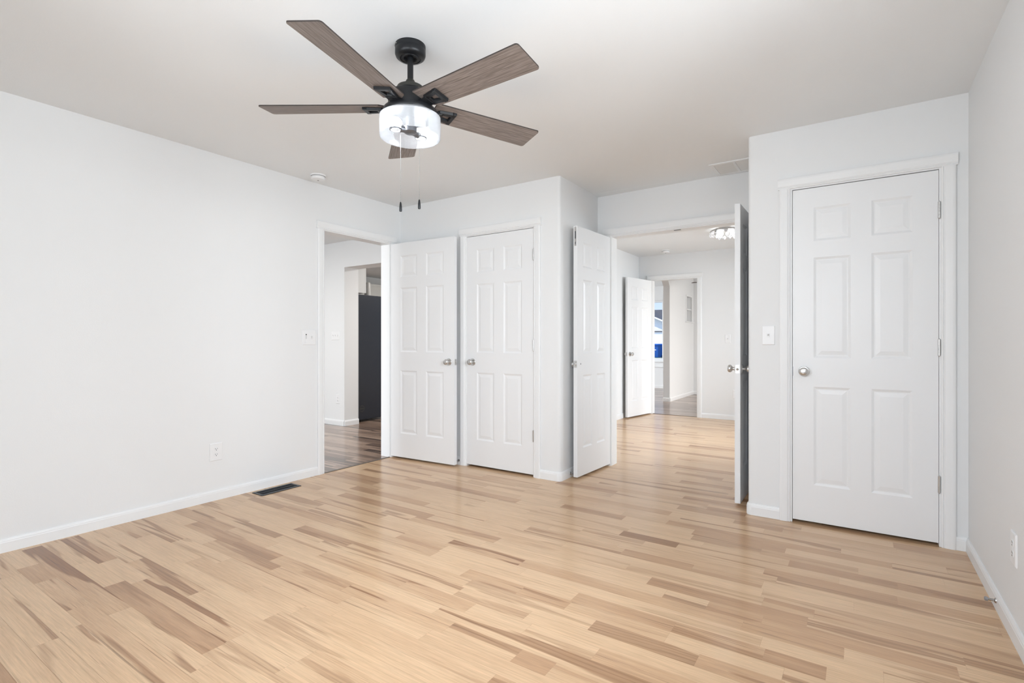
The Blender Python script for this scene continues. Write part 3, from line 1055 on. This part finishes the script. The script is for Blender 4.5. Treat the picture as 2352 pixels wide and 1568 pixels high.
# socket cluster with two lit bulbs on a bracket
MB().lathe([(0.0, zl(2.119)), (0.020, zl(2.119)), (0.020, zl(2.078)), (0.030, zl(2.074)), (0.030, zl(2.052)), (0.022, zl(2.046)), (0.0, zl(2.046))], 28).build('socket_hub', M_SOCKET, fan, smooth=True)
# two lit bulbs, each on a short arm with an open ring collar below it
for k, (ang, rr, zz) in enumerate(((rad(240), 0.066, 2.078), (rad(97), 0.076, 2.070))):
    c, s_ = math.cos(ang), math.sin(ang)
    m = MB()
    m.tube([(0.016 * c, 0.016 * s_, zl(2.060)), (0.036 * c, 0.036 * s_, zl(2.060)), ((rr - 0.020) * c, (rr - 0.020) * s_, zl(2.061))], [0.014, 0.0145, 0.0165], 18)
    m.lathe([(0.0225, zl(2.050)), (0.026, zl(2.050)), (0.027, zl(2.056)), (0.024, zl(2.058)), (0.0225, zl(2.050))], 28, (rr * c, rr * s_, 0), caps=False)
    m.build('bulb_socket', M_SOCKET, fan, smooth=True)
    m = MB()
    m.lathe([(0.0, zz - 0.022 - H), (0.012, zz - 0.021 - H), (0.022, zz - 0.014 - H), (0.0275, zz - H), (0.026, zz + 0.012 - H), (0.017, zz + 0.024 - H), (0.0, zz + 0.028 - H)], 24, (rr * c, rr * s_, 0))
    m.build('bulb', M_BULB, fan, smooth=True)
# pull chains with fobs
RC = (0.8308, 0.5566)                        # across the view: the two chains hang left and right of the hub
for dx, zt, zb in ((-0.0435, 2.055, 1.7385), (0.040, 2.055, 1.750)):
    x, y = dx * RC[0], dx * RC[1]
    m = MB()
    m.tube([(x * 0.6, y * 0.6, zl(zt)), (x, y, zl(zt - 0.008)), (x, y, zl(zb))], 0.0006, 6)
    z = zt - 0.010
    while z > zb:
        m.sphere((x, y, zl(z)), 0.0016, 6, 4)
        z -= 0.0046
    ch = m.build('pull_chain', M_CHROME, fan)
    MB().lathe([(0.0, zl(zb + 0.002)), (0.0025, zl(zb + 0.001)), (0.0042, zl(zb - 0.006)), (0.0055, zl(zb - 0.018)), (0.0060, zl(zb - 0.036)), (0.005, zl(zb - 0.041)), (0.0, zl(zb - 0.042))], 16, (x, y, 0)).build('pull_fob', M_BLACK, ch, smooth=True)


def blade_mesh():
    """Blade along local x with a slanted-free squared tip, pitched about its length. Top at higher -y edge."""
    m = MB()
    r0, r1 = 0.098, 0.6615
    zc = zl(2.166)
    pitch = math.atan2(2.179 - 2.150, 0.151)
    def P(x, w, dz):
        ww = w + 0.0155
        return (x, -0.0155 + ww * math.cos(pitch), zc - ww * math.sin(pitch) + dz)
    ro = 0.012
    wa, wb = -0.0895, 0.0595                  # tip edges
    ra, rb = -0.0775, 0.0485                  # root edges
    ol = [(r0, ra), (r1 - ro, wa)]
    ol += [(r1 - ro + ro * math.sin(rad(t)), wa + ro - ro * math.cos(rad(t))) for t in (30, 60, 90)]
    ol += [(r1, wb - ro)] + [(r1 - ro + ro * math.cos(rad(t)), wb - ro + ro * math.sin(rad(t))) for t in (30, 60, 90)]
    ol += [(r0 + 0.035, rb), (r0 + 0.004, rb - 0.030)]
    t = 0.0055
    m.mi(1)
    rings = [[P(x, w, -t / 2) for x, w in ol], [P(x, w, t / 2) for x, w in ol]]
    vs = [[m.bm.verts.new(p) for p in r] for r in rings]
    n = len(ol)
    for i in range(n):
        m.face([vs[0][i], vs[0][(i + 1) % n], vs[1][(i + 1) % n], vs[1][i]])
    m.mi(0)
    m.face(list(reversed(vs[0])))
    m.face(vs[1])
    return m


def iron_mesh():
    """Blade iron: arm from the motor and an open trapezoid loop under the blade's root."""
    m = MB()
    pitch = math.atan2(2.179 - 2.150, 0.151)
    zc = zl(2.166) - 0.0035
    def P(x, w, dz):
        ww = w + 0.0155
        return Vector((x, -0.0155 + ww * math.cos(pitch), zc - ww * math.sin(pitch) + dz))
    def bar(a, b, wa, wb, h=0.012):
        (xa, ya), (xb, yb) = a, b
        d = Vector((xb - xa, yb - ya)).normalized()
        nn = Vector((-d.y, d.x))
        r = []
        for (x, y), w in ((a, wa), (b, wb)):
            r.append([P(x + nn.x * w, y + nn.y * w, 0), P(x - nn.x * w, y - nn.y * w, 0), P(x - nn.x * w * .8, y - nn.y * w * .8, -h), P(x + nn.x * w * .8, y + nn.y * w * .8, -h)])
        m.loft(r)
    y0 = -0.012
    bar((0.128, y0 - 0.019), (0.203, y0 - 0.030), 0.011, 0.011)
    bar((0.128, y0 + 0.019), (0.203, y0 + 0.030), 0.011, 0.011)
    bar((0.199, y0 - 0.041), (0.199, y0 + 0.041), 0.011, 0.011)
    bar((0.138, y0 - 0.026), (0.138, y0 + 0.026), 0.016, 0.012)
    # arm down to the motor flange
    m.loft([[(0.085, y0 - 0.018, zl(2.160)), (0.085, y0 + 0.018, zl(2.160)), (0.085, y0 + 0.018, zl(2.146)), (0.085, y0 - 0.018, zl(2.146))],
            [(0.112, y0 - 0.022, zl(2.160)), (0.112, y0 + 0.022, zl(2.160)), (0.112, y0 + 0.022, zl(2.145)), (0.112, y0 - 0.022, zl(2.145))],
            [P(0.140, y0 - 0.028, 0), P(0.140, y0 + 0.028, 0), P(0.140, y0 + 0.028, -0.014), P(0.140, y0 - 0.028, -0.014)]])
    return m


A0 = -75.4
b0 = blade_mesh().build('blade', [M_BLADE, M_BLADE_EDGE], fan)
b0.rotation_euler = (0, 0, rad(A0))
i0 = iron_mesh().build('blade_iron', M_BLACK, b0, bevel=0.0015)
for k in range(1, 5):
    b = b0.copy(); COL.objects.link(b); b.parent = fan
    b.rotation_euler = (0, 0, rad(A0 + 72 * k))
    i = i0.copy(); COL.objects.link(i); i.parent = b

# second fan out in the far hall: only the tip of a blade shows
fan2 = copy_tree(fan)
fan2.location = (1.965, 5.80, H)
fan2.rotation_euler = (0, 0, rad(180 - A0 - 144))
tag(fan2, 'distant fan blade tip at the top of the far doorway', 'ceiling fan')
for o in fan2.children:
    if o.name.startswith('blade'):
        o.data = o.data.copy()
        o.data.materials[0] = M_DARKWOOD

# ------------------------------------------------------------------ second room's ceiling light
lamp = thing('ceiling_light', 'glowing crystal flush light on the ceiling beyond the double doors', 'ceiling light', (2.47, 2.80, H))
MB().lathe([(0.0, 0), (0.12, 0), (0.12, -0.014), (0.10, -0.02), (0.0, -0.02)], 36).build('base_plate', M_CHROME, lamp, smooth=True)
MB().lathe([(0.165, -0.022), (0.172, -0.022), (0.172, -0.034), (0.165, -0.034), (0.165, -0.022)], 36, caps=False).build('ring', M_CHROME, lamp, smooth=True)
for k in range(4):
    a = PI / 2 * k
    MB().tube([(0.09 * math.cos(a), 0.09 * math.sin(a), -0.018), (0.168 * math.cos(a), 0.168 * math.sin(a), -0.028)], 0.004, 8).build('arm', M_CHROME, lamp)
for k in range(4):
    a = PI / 4 + PI / 2 * k
    MB().sphere((0.085 * math.cos(a), 0.085 * math.sin(a), -0.040), 0.023, 14, 10).build('bulb', M_BULB2, lamp, smooth=True)


def crystal_mesh(r, h):
    m = MB()
    m.lathe([(0.0, h), (r * 0.6, h * 0.55), (r, 0), (r * 0.55, -h * 0.6), (0.0, -h)], 6)
    return m


c0 = None
for k in range(26):
    ring = 0 if k < 16 else 1
    n = 16 if ring == 0 else 10
    a = 2 * PI * (k if ring == 0 else k - 16) / n
    rr = 0.168 if ring == 0 else 0.10
    if c0 is None:
        c = c0 = crystal_mesh(0.019, 0.026).build('crystal', M_CRYSTAL, lamp)
    else:
        c = c0.copy(); COL.objects.link(c); c.parent = lamp
    c.location = (rr * math.cos(a), rr * math.sin(a), (-0.052 if ring == 0 else -0.078) - 0.006 * (k % 3))

# ------------------------------------------------------------------ kitchen seen through the left doorway
t = thing('refrigerator', 'tall black refrigerator through the left doorway', 'refrigerator', (-2.33, 1.42, 0))
MB().box(-0.38, 0.38, -0.36, 0.32, 0.03, 1.765).build('cabinet', M_FRIDGE, t, bevel=0.006)
for z0, z1 in ((0.06, 1.15), (1.165, 1.765)):
    dd = MB().box(-0.38, 0.38, 0.325, 0.385, z0, z1).build('door', M_FRIDGE, t, bevel=0.012)
    zc = (z0 + 0.75) if z0 < 1 else (z0 + 0.25)
    MB().tube([(0.30, 0.385, zc - 0.2), (0.30, 0.43, zc - 0.18), (0.30, 0.43, zc + 0.18), (0.30, 0.385, zc + 0.2)], 0.011, 10).build('handle', M_FRIDGE, dd, smooth=True)
for x in (-0.32, 0.32):
    for y in (-0.28, 0.24):
        MB().lathe([(0.0, 0), (0.02, 0), (0.02, 0.03), (0.0, 0.03)], 14, (x, y, 0)).build('foot', M_SLOT, t)
m = MB()
m.lathe([(0.034, 0), (0.045, 0.0), (0.045, 0.003), (0.034, 0.003), (0.034, 0)], 24, (0.38, -0.265, 0.185), 'X', caps=False)
m.box(0.38, 0.3815, -0.31, -0.22, 0.175, 0.195)
m.build('round_cap', M_SLOT, t)

t = thing('wall_cabinet', 'grey upper cabinet hung above the black refrigerator', 'cabinet', (-2.33, 1.03, 1.79))
MB().box(-0.38, 0.355, 0.0, 0.20, 0, 0.645).build('cabinet_box', M_CAB, t, bevel=0.002)
for x0, x1 in ((-0.378, -0.014), (-0.010, 0.353)):
    dd = MB().box(x0, x1, 0.202, 0.222, 0.003, 0.642).build('door', M_CAB, t, bevel=0.002)
    MB().lathe([(0.0, 0.222), (0.006, 0.222), (0.006, 0.236), (0.012, 0.24), (0.011, 0.246), (0.0, 0.247)], 14, ((x1 - 0.04) if x1 < 0.1 else (x0 + 0.04), 0, 0.05), 'Y').build('knob', M_NICKEL, dd, smooth=True)

t = thing('vase', 'grey tapered jar standing on top of the refrigerator', 'jar', (-2.10, 1.385, 1.765))
MB().lathe([(0.0, 0.012), (0.046, 0.012), (0.044, 0.05), (0.040, 0.12), (0.037, 0.19), (0.034, 0.196), (0.0, 0.196)], 28).build('body', M_VASE, t, smooth=True)
MB().lathe([(0.0, 0), (0.040, 0), (0.038, 0.012), (0.0, 0.012)], 28).build('base', M_CORK, t, smooth=True)

t = thing('wall_cabinet', 'white upper cabinets on the far kitchen wall behind the grey jar', 'cabinet', (-4.6, 3.7, 1.42))
MB().box(0.0, 0.32, -1.1, 1.1, 0, 0.84).build('cabinet_box', M_CABW, t, bevel=0.002)
for k in range(4):
    y0 = -1.098 + k * 0.549
    dd = MB().box(0.322, 0.342, y0, y0 + 0.545, 0.003, 0.837).build('door', M_CABW, t, bevel=0.002)
    MB().lathe([(0.0, 0.342), (0.006, 0.342), (0.006, 0.356), (0.012, 0.36), (0.011, 0.366), (0.0, 0.367)], 14, (0, y0 + (0.5 if k % 2 == 0 else 0.045), 0.06), 'X').build('knob', M_NICKEL, dd, smooth=True)

# niche fittings in the far hall
t = thing('wall_niche', 'small white display niche with one shelf in the far hall wall', 'wall niche', (px1, 0, 0))
m = MB()
m.box(-0.004, 0.012, ny0 - 0.03, ny0, nz0, nz1 + 0.03).box(-0.004, 0.012, ny1, ny1 + 0.03, nz0, nz1 + 0.03).box(-0.004, 0.012, ny0, ny1, nz1, nz1 + 0.03)
m.build('frame', M_TRIM, t)
MB().box(-0.098, 0.0, ny0 + 0.002, ny1 - 0.002, 1.765, 1.785).build('shelf', M_TRIM, t)
MB().box(-0.098, 0.035, ny0 - 0.09, ny1 + 0.09, nz0 - 0.022, nz0 - 0.001).build('sill', M_TRIM, t, bevel=0.003)

# ------------------------------------------------------------------ outside, across the street
struct(MB().box(-70, 40, 8.8, 70, -0.5, -0.2).build('ground', M_LAWN))
struct(MB().box(-70, 40, 26, 34, -0.21, -0.185).build('ground_street', M_STREET))
struct(MB().box(-70, 40, 34.0, 35.6, -0.2, -0.17).build('ground_sidewalk', M_CONC))
struct(MB().box(-17.6, -10.6, 35.6, 46, -0.2, -0.17).build('ground_driveway', M_CONC))

HY = 46.0
house = thing('neighbour_house', 'white-sided house with grey roof seen through the far window', 'house', (-14.2, HY, -0.2))
m = MB()
ze, zr, hw_ = 2.55, 4.29, 3.96               # local eave height, ridge height, half width
nl = 26
for i in range(nl):
    z0 = 2.32 + i * 0.145 - 0.145
    z1 = z0 + 0.155
    if z0 > zr: break
    half = hw_ if z1 <= ze else hw_ * (zr - z0) / (zr - ze)
    halft = hw_ if z1 <= ze else max(0.02, hw_ * (zr - z1) / (zr - ze))
    m.loft([[(-half, -0.02, z0), (half, -0.02, z0), (half, 0.0, z0), (-half, 0.0, z0)], [(-halft, -0.002, z1), (halft, -0.002, z1), (halft, 0.0, z1), (-halft, 0.0, z1)]])
m.build('siding', M_SIDING, house)
m = MB()
m.box(-hw_, hw_, 0.001, 8.0, 0, ze)
m.build('wall', M_SIDING, house)
MB().box(-3.4, 3.4, -0.03, 0.0, 0.03, 2.2).build('garage_door', M_GARAGE, house)
MB().box(-hw_ - 0.1, hw_ + 0.1, -0.14, 0.0, 2.255, 2.335).build('band', M_SHINGLE, house)
m = MB()
for s in (1, -1):
    m.loft([[(0, -0.42, zr + 0.12), (0, -0.42, zr - 0.02), (s * (hw_ + 0.4), -0.42, ze - 0.20), (s * (hw_ + 0.4), -0.42, ze - 0.05)],
            [(0, -0.38, zr + 0.12), (0, -0.38, zr - 0.02), (s * (hw_ + 0.4), -0.38, ze - 0.20), (s * (hw_ + 0.4), -0.38, ze - 0.05)]])
m.build('fascia', M_FASCIA, house)
m = MB()
for s in (1, -1):
    m.loft([[(0, y, zr + 0.14), (0, y, zr + 0.02), (s * (hw_ + 0.4), y, ze - 0.16), (s * (hw_ + 0.4), y, ze - 0.03)] for y in (-0.38, 7.0)])
# main roof behind the gable
m.loft([[(x, 1.0, 2.55), (x, 1.0, 2.65), (x, 5.2, 4.72), (x, 9.5, 2.65), (x, 9.5, 2.55)] for x in (-12, 12)])
m.build('roof', M_SHINGLE, house)


def bin_(label, x, y, rz):
    t = thing('wheelie_bin', label, 'trash bin', (x, y, -0.17), rz, 'blue bins across the street')
    m = MB()
    def ring(w, dd, z, oy=0): return [(-w, -dd + oy, z), (w, -dd + oy, z), (w, dd + oy, z), (-w, dd + oy, z)]
    m.loft([ring(0.24, 0.25, 0.03), ring(0.30, 0.33, 0.92), ring(0.33, 0.36, 0.93), ring(0.33, 0.36, 1.0)])
    b = m.build('bin_body', M_BIN, t, bevel=0.03)
    MB().box(-0.06, 0.12, -0.325, -0.295, 0.60, 0.66).build('pale_mark', M_BINMARK, b)
    m = MB()
    m.loft([ring(0.35, 0.39, 1.0), ring(0.35, 0.39, 1.04), ring(0.28, 0.30, 1.11)])
    m.build('lid', M_BIN, t, bevel=0.015)
    for s in (1, -1):
        MB().lathe([(0.0, s * 0.27), (0.12, s * 0.27), (0.12, s * 0.31), (0.0, s * 0.31)], 20, (0, 0.30, 0.12), 'X').build('wheel', M_SLOT, t)
    return t


bin_('blue bin across the street, the nearer of two, with a pale mark', -9.33, 36.4, rad(-18))
bin_('blue bin across the street, half behind the other bin', -8.80, 37.1, rad(-30))
